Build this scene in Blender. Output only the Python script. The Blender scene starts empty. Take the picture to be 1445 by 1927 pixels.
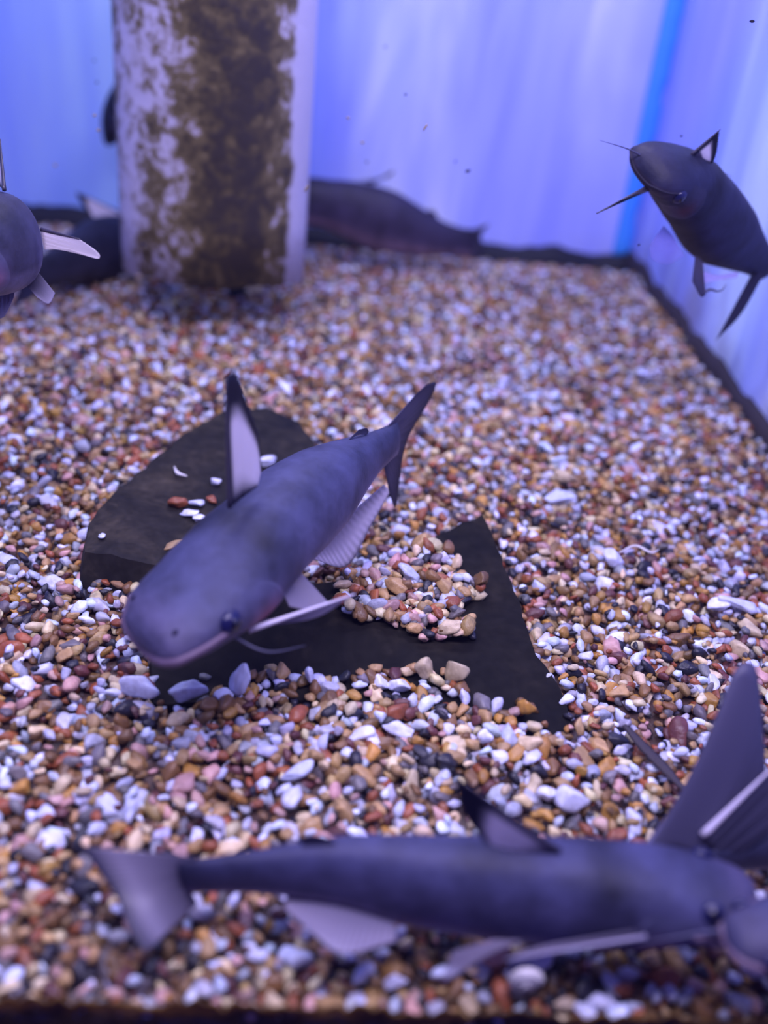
import bpy, bmesh, math, random
import numpy as np
from mathutils import Vector, Matrix, noise

SC = bpy.context.scene
COL = SC.collection
rnd = random.Random(7)
rng = np.random.default_rng(11)

# ------------------------------------------------------------------ camera
FPX = 1900.0
TH, PS, RO = math.radians(30.92), math.radians(-4.755), math.radians(6.21)
CAM = np.array([0.0, 0.0, 0.30])
cf = np.array([-math.sin(PS) * math.cos(TH), math.cos(PS) * math.cos(TH), -math.sin(TH)])
_r = np.array([math.cos(PS), math.sin(PS), 0.0])
_u = np.cross(_r, cf)
cr = math.cos(RO) * _r + math.sin(RO) * _u
cu = -math.sin(RO) * _r + math.cos(RO) * _u
cam_data = bpy.data.cameras.new('camera')
cam = bpy.data.objects.new('camera', cam_data)
COL.objects.link(cam)
cam.matrix_world = Matrix(((cr[0], cu[0], -cf[0], CAM[0]), (cr[1], cu[1], -cf[1], CAM[1]),
                           (cr[2], cu[2], -cf[2], CAM[2]), (0, 0, 0, 1)))
cam_data.sensor_fit = 'VERTICAL'
cam_data.sensor_height = 24.0
cam_data.lens = 24.0 * FPX / 1927.0
cam_data.clip_start = 0.01
cam_data.clip_end = 20
cam_data.dof.use_dof = True
cam_data.dof.focus_distance = 0.48
cam_data.dof.aperture_fstop = 2.3
SC.camera = cam

# ------------------------------------------------------------------ exposure, world, lights
SC.view_settings.view_transform = 'Standard'
SC.view_settings.look = 'None'
SC.view_settings.exposure = 0.0
SC.view_settings.gamma = 1.0
SC.view_settings.use_curve_mapping = False
SC.cycles.use_denoising = True
SC.cycles.max_bounces = 8
SC.cycles.transparent_max_bounces = 12
SC.cycles.sample_clamp_indirect = 6.0

world = bpy.data.worlds.new('world')
SC.world = world
world.use_nodes = True
bg = world.node_tree.nodes['Background']
bg.inputs[0].default_value = (0.20, 0.16, 0.85, 1)
bg.inputs[1].default_value = 0.36


def area(name, loc, sx, sy, power, color, target):
    l = bpy.data.lights.new(name, 'AREA')
    l.shape = 'RECTANGLE'; l.size = sx; l.size_y = sy
    l.energy = power; l.color = color
    o = bpy.data.objects.new(name, l); COL.objects.link(o)
    o.location = loc
    d = Vector(target) - Vector(loc)
    o.rotation_euler = d.to_track_quat('-Z', 'Y').to_euler()
    return o


# the hood lamps over the tank: a cool blue-white tube pair and a wider lamp toward the back
area('hood_lamp', (-0.02, 0.185, 0.60), 0.72, 0.10, 7.4, (0.74, 0.64, 1.0), (-0.02, 0.30, 0))
area('hood_lamp', (-0.02, 0.72, 0.62), 0.46, 0.10, 4.5, (0.70, 0.66, 1.0), (-0.02, 0.86, 0.1))


# ------------------------------------------------------------------ helpers
def ray(x, y):
    return cf + (x - 722.5) / FPX * cr - (y - 963.5) / FPX * cu


def D(x, y, d):
    return CAM + d * ray(x, y)


def G(x, y, z=0.0):
    v = ray(x, y)
    return CAM + (z - CAM[2]) / v[2] * v


def proj(P):
    d = np.asarray(P) - CAM
    z = d @ cf
    return 722.5 + FPX * (d @ cr) / z, 963.5 - FPX * (d @ cu) / z, z


def tag(o, label=None, cat=None, group=None, kind=None):
    if label: o['label'] = label
    if cat: o['category'] = cat
    if group: o['group'] = group
    if kind: o['kind'] = kind
    return o


def mesh_obj(name, V, F, m, parent=None, smooth=True, cols=None):
    me = bpy.data.meshes.new(name)
    me.from_pydata([tuple(map(float, v)) for v in V], [], F)
    me.update()
    if smooth:
        me.polygons.foreach_set('use_smooth', [True] * len(me.polygons))
    if cols is not None:
        a = me.color_attributes.new('pigment', 'FLOAT_COLOR', 'POINT')
        c = np.ones((len(V), 4), dtype=np.float32); c[:, :3] = np.asarray(cols)[:, :3]
        a.data.foreach_set('color', c.ravel())
    me.materials.append(m)
    o = bpy.data.objects.new(name, me)
    COL.objects.link(o)
    if parent is not None:
        o.parent = parent
        o.matrix_parent_inverse = parent.matrix_world.inverted() if False else Matrix.Translation(-Vector(parent.location))
    return o


def s2l(c):
    return tuple(((v / 255 + 0.055) / 1.055) ** 2.4 if v / 255 > 0.04045 else v / 255 / 12.92 for v in c)


def nt_mat(name):
    m = bpy.data.materials.new(name); m.use_nodes = True
    nt = m.node_tree
    b = nt.nodes['Principled BSDF']
    return m, nt, b


def mat(name, color, rough=0.5, spec=0.5, bump=0.0, bscale=200.0, emis=None):
    m, nt, b = nt_mat(name)
    b.inputs['Base Color'].default_value = (*color, 1)
    b.inputs['Roughness'].default_value = rough
    b.inputs['Specular IOR Level'].default_value = spec
    if bump:
        tc = nt.nodes.new('ShaderNodeTexCoord')
        n = nt.nodes.new('ShaderNodeTexNoise'); n.inputs['Scale'].default_value = bscale
        nt.links.new(tc.outputs['Object'], n.inputs['Vector'])
        bp = nt.nodes.new('ShaderNodeBump'); bp.inputs['Strength'].default_value = bump
        bp.inputs['Distance'].default_value = 0.001
        nt.links.new(n.outputs['Fac'], bp.inputs['Height'])
        nt.links.new(bp.outputs['Normal'], b.inputs['Normal'])
    return m


def ramp(nt, stops, interp='LINEAR'):
    r = nt.nodes.new('ShaderNodeValToRGB')
    r.color_ramp.interpolation = interp
    while len(r.color_ramp.elements) < len(stops):
        r.color_ramp.elements.new(0.5)
    for e, (p, c) in zip(r.color_ramp.elements, stops):
        e.position = p; e.color = (*c, 1)
    return r


def noise_node(nt, vec, scale, detail=3, rough=0.5, dist=0.0):
    n = nt.nodes.new('ShaderNodeTexNoise')
    n.inputs['Scale'].default_value = scale; n.inputs['Detail'].default_value = detail
    n.inputs['Roughness'].default_value = rough; n.inputs['Distortion'].default_value = dist
    nt.links.new(vec, n.inputs['Vector'])
    return n


def mapping(nt, scale, src='Object', loc=(0, 0, 0), rot=(0, 0, 0)):
    tc = nt.nodes.new('ShaderNodeTexCoord')
    mp = nt.nodes.new('ShaderNodeMapping')
    mp.inputs['Scale'].default_value = scale
    mp.inputs['Location'].default_value = loc
    mp.inputs['Rotation'].default_value = rot
    nt.links.new(tc.outputs[src], mp.inputs['Vector'])
    return mp.outputs['Vector']


def mixc(nt, fac, a, b, mode='MIX'):
    n = nt.nodes.new('ShaderNodeMix'); n.data_type = 'RGBA'; n.blend_type = mode
    for sock, v in ((n.inputs[0], fac), (n.inputs[6], a), (n.inputs[7], b)):
        if hasattr(v, 'links') or isinstance(v, bpy.types.NodeSocket):
            nt.links.new(v, sock)
        elif isinstance(v, (int, float)):
            sock.default_value = v
        else:
            sock.default_value = (*v, 1)
    return n.outputs[2]


def tube(name, pts, radii, m, parent=None, seg=8, cols=None, caps=True):
    P = [Vector(p) for p in pts]
    V, F, C = [], [], []
    n = len(P)
    if not hasattr(radii, '__len__'): radii = [radii] * n
    prev = None
    for i, p in enumerate(P):
        t = (P[min(i + 1, n - 1)] - P[max(i - 1, 0)]).normalized()
        ref = Vector((0, 0, 1)) if abs(t.z) < 0.9 else Vector((1, 0, 0))
        if prev is None: a = t.cross(ref).normalized()
        else: a = (prev - t * prev.dot(t)).normalized()
        prev = a
        b = t.cross(a)
        for k in range(seg):
            an = 2 * math.pi * k / seg
            V.append(p + (a * math.cos(an) + b * math.sin(an)) * radii[i])
            if cols is not None: C.append(cols[i])
    for i in range(n - 1):
        for k in range(seg):
            F.append((i * seg + k, i * seg + (k + 1) % seg, (i + 1) * seg + (k + 1) % seg, (i + 1) * seg + k))
    if caps:
        F.append(tuple(range(seg))[::-1]); F.append(tuple((n - 1) * seg + k for k in range(seg)))
    return mesh_obj(name, V, F, m, parent, cols=C if cols is not None else None)


def catmull(pts, n):
    P = [np.asarray(p, float) for p in pts]
    P = [2 * P[0] - P[1]] + P + [2 * P[-1] - P[-2]]
    out = []
    m = len(P) - 3
    for i in range(n):
        t = i / (n - 1) * m
        k = min(int(t), m - 1); f = t - k
        a, b, c, d = P[k:k + 4]
        out.append(0.5 * ((2 * b) + (-a + c) * f + (2 * a - 5 * b + 4 * c - d) * f * f + (-a + 3 * b - 3 * c + d) * f ** 3))
    return out


def box(name, lo, hi, m, parent=None, bevel=0.0):
    bm = bmesh.new()
    bmesh.ops.create_cube(bm, size=1)
    for v in bm.verts:
        v.co = Vector([lo[i] + (v.co[i] + 0.5) * (hi[i] - lo[i]) for i in range(3)])
    if bevel: bmesh.ops.bevel(bm, geom=bm.edges[:], offset=bevel, segments=2, affect='EDGES')
    me = bpy.data.meshes.new(name); bm.to_mesh(me); bm.free()
    me.materials.append(m)
    o = bpy.data.objects.new(name, me); COL.objects.link(o)
    if parent: o.parent = parent
    return o


# ------------------------------------------------------------------ materials
XR, YB, YF, XL, ZT = 0.319, 1.055, 0.192, -0.55, 0.60


def wall_material(name, stain):
    m, nt, b = nt_mat(name)
    v = mapping(nt, (8, 8, 1.5), rot=(0, math.radians(9), 0))
    n1 = noise_node(nt, v, 1.0, 4, 0.55, 0.6)
    v2 = mapping(nt, (2.2, 2.2, 1.4), loc=(3, 1, 2))
    n2 = noise_node(nt, v2, 1.0, 2, 0.5)
    v3 = mapping(nt, (26, 26, 2.6), loc=(1, 5, 2), rot=(0, math.radians(-7), 0))
    n3 = noise_node(nt, v3, 1.0, 2, 0.5, 0.3)
    r1 = ramp(nt, [(0.30, (0.28, 0.39, 1.0)), (0.46, (0.36, 0.48, 1.0)), (0.57, (0.46, 0.61, 1.0)), (0.70, (0.76, 0.93, 1.0))])
    nt.links.new(n1.outputs['Fac'], r1.inputs['Fac'])
    r2 = ramp(nt, [(0.40, (0.88, 1.06, 1.0)), (0.60, (1.10, 0.90, 1.0))])
    nt.links.new(n2.outputs['Fac'], r2.inputs['Fac'])
    c = mixc(nt, 0.8, r1.outputs['Color'], r2.outputs['Color'], 'MULTIPLY')
    r3 = ramp(nt, [(0.35, (0.88, 0.90, 1)), (0.65, (1.12, 1.12, 1.0))])
    nt.links.new(n3.outputs['Fac'], r3.inputs['Fac'])
    c = mixc(nt, 1.0, c, r3.outputs['Color'], 'MULTIPLY')
    if stain:  # brown algae creeping up from the foot of the pane
        v4 = mapping(nt, (17, 17, 8))
        n4 = noise_node(nt, v4, 1.0, 4, 0.6)
        sp = nt.nodes.new('ShaderNodeSeparateXYZ')
        tc = nt.nodes.new('ShaderNodeTexCoord')
        nt.links.new(tc.outputs['Object'], sp.inputs[0])
        mr = nt.nodes.new('ShaderNodeMapRange')
        mr.inputs[1].default_value = 0.0; mr.inputs[2].default_value = 0.12
        mr.inputs[3].default_value = 0.30; mr.inputs[4].default_value = -0.15
        nt.links.new(sp.outputs[2], mr.inputs[0])
        ad = nt.nodes.new('ShaderNodeMath'); ad.operation = 'ADD'
        nt.links.new(mr.outputs[0], ad.inputs[0]); nt.links.new(n4.outputs['Fac'], ad.inputs[1])
        rr = ramp(nt, [(0.62, (0, 0, 0)), (1.0, (.85, .85, .85))])
        nt.links.new(ad.outputs[0], rr.inputs['Fac'])
        c = mixc(nt, rr.outputs['Color'], c, (0.13, 0.10, 0.13))
    nt.links.new(c, b.inputs['Base Color'])
    b.inputs['Roughness'].default_value = 0.55
    b.inputs['Specular IOR Level'].default_value = 0.2
    return m


M = {}
M['wall_back'] = wall_material('wall_back', False)
M['wall_side'] = wall_material('wall_side', True)
M['seam'] = mat('black_silicone', (0.012, 0.014, 0.026), 0.6, 0.3, 0.6, 120)
M['seam_brown'] = mat('brown_silicone', (0.036, 0.030, 0.036), 0.7, 0.2, 0.8, 150)
M['seam_blue'] = mat('blue_silicone', (0.07, 0.34, 0.95), 0.5, 0.3)
M['floor'] = mat('tank_base', (0.05, 0.035, 0.03), 0.9)


def pigment_material(name, rough, spec, bump=0.25, bscale=90, coat=0.0, dirt=0.25):
    m, nt, b = nt_mat(name)
    at = nt.nodes.new('ShaderNodeVertexColor'); at.layer_name = 'pigment'
    v = mapping(nt, (1, 1, 1))
    n = noise_node(nt, v, bscale, 4, 0.6)
    r = ramp(nt, [(0.3, (1 - dirt,) * 3), (0.7, (1 + dirt * 0.6,) * 3)])
    nt.links.new(n.outputs['Fac'], r.inputs['Fac'])
    c = mixc(nt, 1.0, at.outputs['Color'], r.outputs['Color'], 'MULTIPLY')
    nt.links.new(c, b.inputs['Base Color'])
    b.inputs['Roughness'].default_value = rough
    b.inputs['Specular IOR Level'].default_value = spec
    b.inputs['Coat Weight'].default_value = coat
    b.inputs['Coat Roughness'].default_value = 0.25
    bp = nt.nodes.new('ShaderNodeBump'); bp.inputs['Strength'].default_value = bump
    bp.inputs['Distance'].default_value = 0.0006
    n2 = noise_node(nt, v, bscale * 4, 3, 0.6)
    nt.links.new(n2.outputs['Fac'], bp.inputs['Height'])
    nt.links.new(bp.outputs['Normal'], b.inputs['Normal'])
    return m


M['fish'] = pigment_material('fish_skin', 0.58, 0.30, 0.6, 55, 0.0, 0.50)
M['gravel'] = pigment_material('gravel', 0.38, 0.5, 0.5, 250, 0.0, 0.35)


def fin_material():
    m = bpy.data.materials.new('fin_membrane'); m.use_nodes = True
    nt = m.node_tree; nt.nodes.clear()
    out = nt.nodes.new('ShaderNodeOutputMaterial')
    at = nt.nodes.new('ShaderNodeVertexColor'); at.layer_name = 'pigment'
    d = nt.nodes.new('ShaderNodeBsdfPrincipled'); d.inputs['Roughness'].default_value = 0.4
    t = nt.nodes.new('ShaderNodeBsdfTranslucent')
    nt.links.new(at.outputs['Color'], d.inputs['Base Color']); nt.links.new(at.outputs['Color'], t.inputs['Color'])
    mx = nt.nodes.new('ShaderNodeMixShader'); mx.inputs[0].default_value = 0.5
    nt.links.new(d.outputs[0], mx.inputs[1]); nt.links.new(t.outputs[0], mx.inputs[2])
    tr = nt.nodes.new('ShaderNodeBsdfTransparent')
    # see-through rays: alpha stored in the attribute's fourth channel
    m2 = nt.nodes.new('ShaderNodeMixShader')
    nt.links.new(at.outputs['Alpha'], m2.inputs[0])
    nt.links.new(tr.outputs[0], m2.inputs[1]); nt.links.new(mx.outputs[0], m2.inputs[2])
    nt.links.new(m2.outputs[0], out.inputs[0])
    return m


M['fin'] = fin_material()
M['eye'] = mat('eye', (0.006, 0.007, 0.05), 0.30, 0.5)
M['pupil'] = mat('pupil', (0.001, 0.001, 0.004), 0.08, 0.9)
M['lip'] = mat('lip', (0.11, 0.072, 0.115), 0.5, 0.4, 0.2, 300)
M['lip_dark'] = mat('lip_dark', (0.05, 0.035, 0.07), 0.5, 0.4, 0.2, 300)
M['lip_skin'] = mat('lip_skin', (0.022, 0.020, 0.036), 0.7, 0.2, 0.2, 300)
M['spine'] = mat('fin_spine', (0.035, 0.03, 0.05), 0.4, 0.5)
M['spine_white'] = mat('pale_spine', (0.62, 0.58, 0.70), 0.4, 0.5)
M['spine_grey'] = mat('grey_spine', (0.30, 0.28, 0.38), 0.5, 0.4)
M['barbel'] = mat('barbel', (0.06, 0.06, 0.11), 0.5, 0.4)
M['nostril'] = mat('nostril', (0.012, 0.01, 0.03), 0.6, 0.2)

# ------------------------------------------------------------------ tank shell
floor = tag(box('floor', (XL - .01, YF - .012, -.060), (XR + .01, YB + .01, -.045), M['floor']), kind='structure')
tag(box('wall_back', (XL - .01, YB, -.05), (XR + .01, YB + .01, ZT), M['wall_back']), kind='structure')
tag(box('wall_right', (XR, YF, -.05), (XR + .01, YB, ZT), M['wall_side']), kind='structure')
tag(box('wall_left', (XL - .01, YF, -.05), (XL, YB, ZT), M['wall_side']), kind='structure')


def glass_material():
    m = bpy.data.materials.new('front_glass'); m.use_nodes = True
    nt = m.node_tree; nt.nodes.clear()
    out = nt.nodes.new('ShaderNodeOutputMaterial')
    tr = nt.nodes.new('ShaderNodeBsdfTransparent'); tr.inputs[0].default_value = (0.985, 0.99, 1, 1)
    gl = nt.nodes.new('ShaderNodeBsdfGlossy'); gl.inputs['Roughness'].default_value = 0.02
    mx = nt.nodes.new('ShaderNodeMixShader'); mx.inputs[0].default_value = 0.015
    nt.links.new(tr.outputs[0], mx.inputs[1]); nt.links.new(gl.outputs[0], mx.inputs[2])
    nt.links.new(mx.outputs[0], out.inputs[0])
    return m


tag(box('window_1', (XL - .01, YF - .010, -.05), (XR + .01, YF - .004, ZT), glass_material()), kind='structure')


def bead(name, a, b, w, h, m, inward, wob=0.003, n=90, seed=0):
    """a long uneven bead of silicone from a to b: w along `inward`, h upward (or along second axis)"""
    a, b = np.array(a, float), np.array(b, float)
    inn = np.array(inward[0], float); up = np.array(inward[1], float)
    prof = [(0, 0), (1, 0), (1, .35), (.8, .75), (.4, .97), (0, 1)]
    V, F = [], []
    for i in range(n):
        c = a + (b - a) * i / (n - 1)
        k = 1 + wob / h * 2.0 * noise.noise(Vector((i * .23, seed, 0))) + wob / h * noise.noise(Vector((i * .7, seed, 4)))
        for (p, q) in prof:
            V.append(c + inn * w * p * (1 + .2 * noise.noise(Vector((i * .3, seed + 9, 0)))) + up * h * q * k)
    L = len(prof)
    for i in range(n - 1):
        for k in range(L):
            F.append((i * L + k, i * L + (k + 1) % L, (i + 1) * L + (k + 1) % L, (i + 1) * L + k))
    F.append(tuple(range(L))[::-1]); F.append(tuple((n - 1) * L + k for k in range(L)))
    return tag(mesh_obj(name, V, F, m), kind='structure')


bead('trim_1', (XL, YB, -.022), (XR, YB, -.022), .012, .027, M['seam'], ((0, -1, 0), (0, 0, 1)), .003, seed=1)
bead('trim_2', (XR, YB, -.015), (XR, YF, -.015), .007, .027, M['seam_brown'], ((-1, 0, 0), (0, 0, 1)), .004, seed=2)
bead('trim_3', (XR - .019, YB - .0005, .004), (XR - .019, YB - .0005, ZT), .004, .019, M['seam_blue'], ((0, -1, 0), (1, 0, 0)), .002, seed=3)
bead('trim_4', (XL, YF - .004, -.045), (XR, YF - .004, -.045), .006, .030, M['seam'], ((0, 1, 0), (0, 0, 1)), .003, seed=5)

# ------------------------------------------------------------------ overflow pipe
def pipe():
    m, nt, b = nt_mat('algae_covered_pvc')
    v = mapping(nt, (1, 1, 1))
    n1 = noise_node(nt, v, 62, 5, 0.62, 0.5)
    n2 = noise_node(nt, mapping(nt, (1, 1, .45)), 16, 3, 0.55, 0.4)
    n3 = noise_node(nt, v, 140, 3, 0.6, 0.2)
    # the film is thick on the right half of the front, thin on the left, scraped bare at the far right
    sp = nt.nodes.new('ShaderNodeSeparateXYZ')
    tc = nt.nodes.new('ShaderNodeTexCoord'); nt.links.new(tc.outputs['Object'], sp.inputs[0])
    band = ramp(nt, [(0.00, (.45,) * 3), (0.10, (.30,) * 3), (0.35, (.46,) * 3), (0.52, (.74,) * 3), (0.76, (.80,) * 3), (0.82, (.55,) * 3), (0.90, (.50,) * 3), (0.925, (0.0,) * 3), (1.0, (0.0,) * 3)])
    mr = nt.nodes.new('ShaderNodeMapRange')
    mr.inputs[1].default_value = -.072; mr.inputs[2].default_value = .072
    nt.links.new(sp.outputs[0], mr.inputs[0]); nt.links.new(mr.outputs[0], band.inputs['Fac'])
    def math_(op, a, b_):
        n = nt.nodes.new('ShaderNodeMath'); n.operation = op
        for s, q in ((n.inputs[0], a), (n.inputs[1], b_)):
            if isinstance(q, (int, float)): s.default_value = q
            else: nt.links.new(q, s)
        return n.outputs[0]
    f = math_('ADD', math_('MULTIPLY', n1.outputs['Fac'], 1.5), math_('MULTIPLY', n2.outputs['Fac'], 0.9))
    f = math_('ADD', f, math_('MULTIPLY', n3.outputs['Fac'], 0.95))
    f = math_('ADD', f, -1.22)
    f = math_('ADD', f, math_('MULTIPLY', math_('SUBTRACT', band.outputs['Color'], 0.5), 1.15))
    r = ramp(nt, [(0.16, (0.52, 0.49, 0.58)), (0.32, (0.34, 0.30, 0.30)), (0.45, (0.15, 0.115, 0.045)), (0.70, (0.062, 0.045, 0.016)), (0.92, (0.028, 0.020, 0.014))])
    nt.links.new(f, r.inputs['Fac'])
    nt.links.new(r.outputs['Color'], b.inputs['Base Color'])
    b.inputs['Roughness'].default_value = 0.6
    bp = nt.nodes.new('ShaderNodeBump'); bp.inputs['Strength'].default_value = 0.5; bp.inputs['Distance'].default_value = .001
    nt.links.new(f, bp.inputs['Height']); nt.links.new(bp.outputs['Normal'], b.inputs['Normal'])
    R, t, seg = .0715, .004, 96
    cx, cy = -.0905, .795
    V, F = [], []
    rows = []
    zs = [0] + [i / 12 for i in range(1, 13)]
    def bottom(a): return .0385 + .010 * (-math.sin(a)) * 0.9 + .0012 * math.sin(5 * a) + .0008 * math.sin(11 * a + 1)
    for rad, order in ((R, zs), (R - t, zs[::-1])):
        for q in order:
            row = []
            for k in range(seg):
                a = 2 * math.pi * k / seg
                z0 = bottom(a)
                row.append(len(V)); V.append((rad * math.cos(a), rad * math.sin(a), z0 + (ZT - .03 - z0) * q - .0385))
            rows.append(row)
    rows.append(rows[0])
    for A, B in zip(rows[:-1], rows[1:]):
        for k in range(seg):
            F.append((A[k], A[(k + 1) % seg], B[(k + 1) % seg], B[k]))
    o = mesh_obj('overflow_pipe', V, F, m)
    o.location = (cx, cy, .0385)
    tag(o, 'wide off-white vertical pipe mottled with brown and olive algae, hanging above the gravel', 'pipe')


pipe()

# ------------------------------------------------------------------ slate
def slate_material(g):
    m, nt, b = nt_mat('slate')
    v = mapping(nt, (1, 1, 1))
    n1 = noise_node(nt, v, 30, 5, 0.65, 0.6)
    n2 = noise_node(nt, v, 160, 4, 0.6)
    r = ramp(nt, [(0.30, (0.004 * g, 0.004 * g, 0.005 * g)), (0.52, (0.009 * g, 0.008 * g, 0.007 * g)), (0.72, (0.022 * g, 0.018 * g, 0.013 * g))])
    nt.links.new(n1.outputs['Fac'], r.inputs['Fac'])
    r2 = ramp(nt, [(0.35, (0.7,) * 3), (0.7, (1.3,) * 3)]); nt.links.new(n2.outputs['Fac'], r2.inputs['Fac'])
    nt.links.new(mixc(nt, 1, r.outputs['Color'], r2.outputs['Color'], 'MULTIPLY'), b.inputs['Base Color'])
    b.inputs['Roughness'].default_value = 0.75; b.inputs['Specular IOR Level'].default_value = 0.12
    bp = nt.nodes.new('ShaderNodeBump'); bp.inputs['Strength'].default_value = 0.7; bp.inputs['Distance'].default_value = .0015
    nt.links.new(n1.outputs['Fac'], bp.inputs['Height']); nt.links.new(bp.outputs['Normal'], b.inputs['Normal'])
    return m


M['slate_brown'] = slate_material(2.3)
M['slate_shaded'] = slate_material(1.0)  # slab under the middle fish: the fish's shadow is put into this darker slate colour


def in_poly(x, y, poly):
    c = False; n = len(poly); j = n - 1
    for i in range(n):
        xi, yi = poly[i][0], poly[i][1]; xj, yj = poly[j][0], poly[j][1]
        if (yi > y) != (yj > y) and x < (xj - xi) * (y - yi) / (yj - yi) + xi: c = not c
        j = i
    return c


class Slab:
    def __init__(s, name, outline, thick, seed, label, m, undercut=.003):
        P = np.array([G(x, y, z) for x, y, z in outline])
        s.poly = P
        A = np.c_[P[:, 0], P[:, 1], np.ones(len(P))]
        s.pl = np.linalg.lstsq(A, P[:, 2], rcond=None)[0]
        # subdivide + roughen the outline
        pts = []
        n = len(P)
        for i in range(n):
            a, b = P[i], P[(i + 1) % n]
            k = max(2, int(np.linalg.norm(b - a) / .006))
            d = b - a; nrm = np.array([d[1], -d[0], 0]); nrm /= np.linalg.norm(nrm)
            for q in range(k):
                p = a + d * q / k
                if q: p = p + nrm * .0022 * noise.noise(Vector((p[0] * 120, p[1] * 120, seed)))
                pts.append(p)
        bm = bmesh.new()
        c = P.mean(0)
        top = [bm.verts.new((p[0], p[1], s.top(p[0], p[1]))) for p in pts]
        f = bm.faces.new(top)
        if f.normal.z < 0: f.normal_flip()
        r = bmesh.ops.extrude_face_region(bm, geom=[f])
        newv = [e for e in r['geom'] if isinstance(e, bmesh.types.BMVert)]
        f_bottom_is_original = True
        # moved copy becomes the underside
        for v in newv:
            k = 1 + undercut / .05
            v.co.x = c[0] + (v.co.x - c[0]) * k; v.co.y = c[1] + (v.co.y - c[1]) * k
            v.co.z -= thick * (1 + .25 * noise.noise(Vector((v.co.x * 60, v.co.y * 60, seed + 3))))
        bmesh.ops.recalc_face_normals(bm, faces=bm.faces[:])
        bm.normal_update()
        big = [q for q in bm.faces if len(q.verts) > 4]
        bmesh.ops.triangulate(bm, faces=big)
        for _ in range(3):
            bmesh.ops.subdivide_edges(bm, edges=[e for e in bm.edges if e.calc_length() > .006], cuts=1, use_grid_fill=True)
            bmesh.ops.triangulate(bm, faces=[q for q in bm.faces if len(q.verts) > 3])
        for v in bm.verts:
            q = v.co
            v.co.z += .0007 * noise.noise(q * 90) + .0012 * noise.noise(q * 28)
            st = noise.noise(Vector((0, 0, q.z * 500)))
            v.co.x += .0006 * st; v.co.y += .0006 * st
        me = bpy.data.meshes.new(name); bm.to_mesh(me); bm.free()
        me.materials.append(m)
        s.ob = bpy.data.objects.new(name, me); COL.objects.link(s.ob)
        tag(s.ob, label, 'stone')
        s.thick = thick

    def top(s, x, y): return s.pl[0] * x + s.pl[1] * y + s.pl[2]
    def inside(s, x, y): return in_poly(x, y, s.poly)


slate_a = Slab('slate_slab', [(160, 1038, .016), (166, 985, .017), (215, 925, .017), (345, 818, .016), (425, 772, .015), (505, 766, .014),
                              (565, 792, .012), (600, 850, .010), (560, 930, .010), (450, 1020, .011), (300, 1062, .014)], .019, 3,
               'dark flat slate slab lying on the gravel behind the large middle catfish', M['slate_brown'])
slate_b = Slab('slate_slab', [(820, 1016, .013), (905, 980, .015), (930, 1022, .014), (968, 1105, .013), (1012, 1215, .010), (1058, 1285, .006), (1078, 1352, .001),
                              (1052, 1400, -.004), (930, 1395, -.006), (780, 1350, -.006), (520, 1330, -.006), (288, 1335, -.005), (284, 1236, .004),
                              (330, 1160, .010), (520, 1100, .013), (760, 1060, .014)], .016, 8,
               'black triangular slate slab with a pointed end, half covered by gravel, under the middle catfish', M['slate_shaded'])

# ------------------------------------------------------------------ gravel
PAL = [  # name, linear colour, weight
    ('white', (0.70, 0.76, 0.96), 15), ('grey_white', (0.48, 0.50, 0.60), 12), ('cream', (0.68, 0.55, 0.33), 12),
    ('tan', (0.44, 0.28, 0.115), 15), ('ochre', (0.44, 0.23, 0.045), 8), ('brown', (0.20, 0.105, 0.036), 15),
    ('rust', (0.31, 0.090, 0.032), 8), ('pink', (0.56, 0.33, 0.29), 7), ('maroon', (0.12, 0.04, 0.036), 6),
    ('grey', (0.16, 0.15, 0.155), 8), ('black', (0.018, 0.018, 0.028), 7)]
PW = np.array([p[2] for p in PAL], float); PW /= PW.sum()


def surf_h(x, y):
    return (.0035 * noise.noise(Vector((x * 9, y * 9, 1.7))) + .0018 * noise.noise(Vector((x * 30, y * 30, 5.0)))
            - .004 * max(0, (.23 - y) / .04) - .014 * max(0, (y - .99) / .06))


def ico(sub):
    bm = bmesh.new(); bmesh.ops.create_icosphere(bm, subdivisions=sub, radius=1)
    V = np.array([v.co[:] for v in bm.verts]); F = np.array([[v.index for v in f.verts] for f in bm.faces]); bm.free()
    return V, F


def pebble_shape(sub, seed):
    V, F = ico(sub)
    r = np.random.default_rng(seed)
    Vn = V.copy()
    # chip flat facets
    for _ in range(r.integers(7, 13)):
        n = r.normal(size=3); n /= np.linalg.norm(n); h = r.uniform(.45, .85)
        d = Vn @ n; m = d > h
        Vn[m] -= np.outer(d[m] - h, n) * .85
    d = np.array([noise.noise(Vector(v) * 1.3 + Vector((seed * 3.1, 0, 0))) for v in V])
    Vn *= (1 + .22 * d)[:, None]
    Vn *= np.array([r.uniform(1.05, 1.55), r.uniform(.75, 1.05), r.uniform(.55, .85)])
    return Vn, F


NV = 14
SH2 = [pebble_shape(2, 100 + i) for i in range(NV)]
SH3 = [pebble_shape(3, 100 + i) for i in range(NV)]


def rand_rot(r):
    a, b, c = r.uniform(0, 6.283), r.uniform(-.7, .7), r.uniform(-.7, .7)
    return np.array(Matrix.Rotation(a, 3, 'Z') @ Matrix.Rotation(b, 3, 'X') @ Matrix.Rotation(c, 3, 'Y'))


def visible_px(p, m=240):
    x, y, z = proj(p)
    return z > 0 and -m < x < 1445 + m and -m < y < 1927 + m


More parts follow.
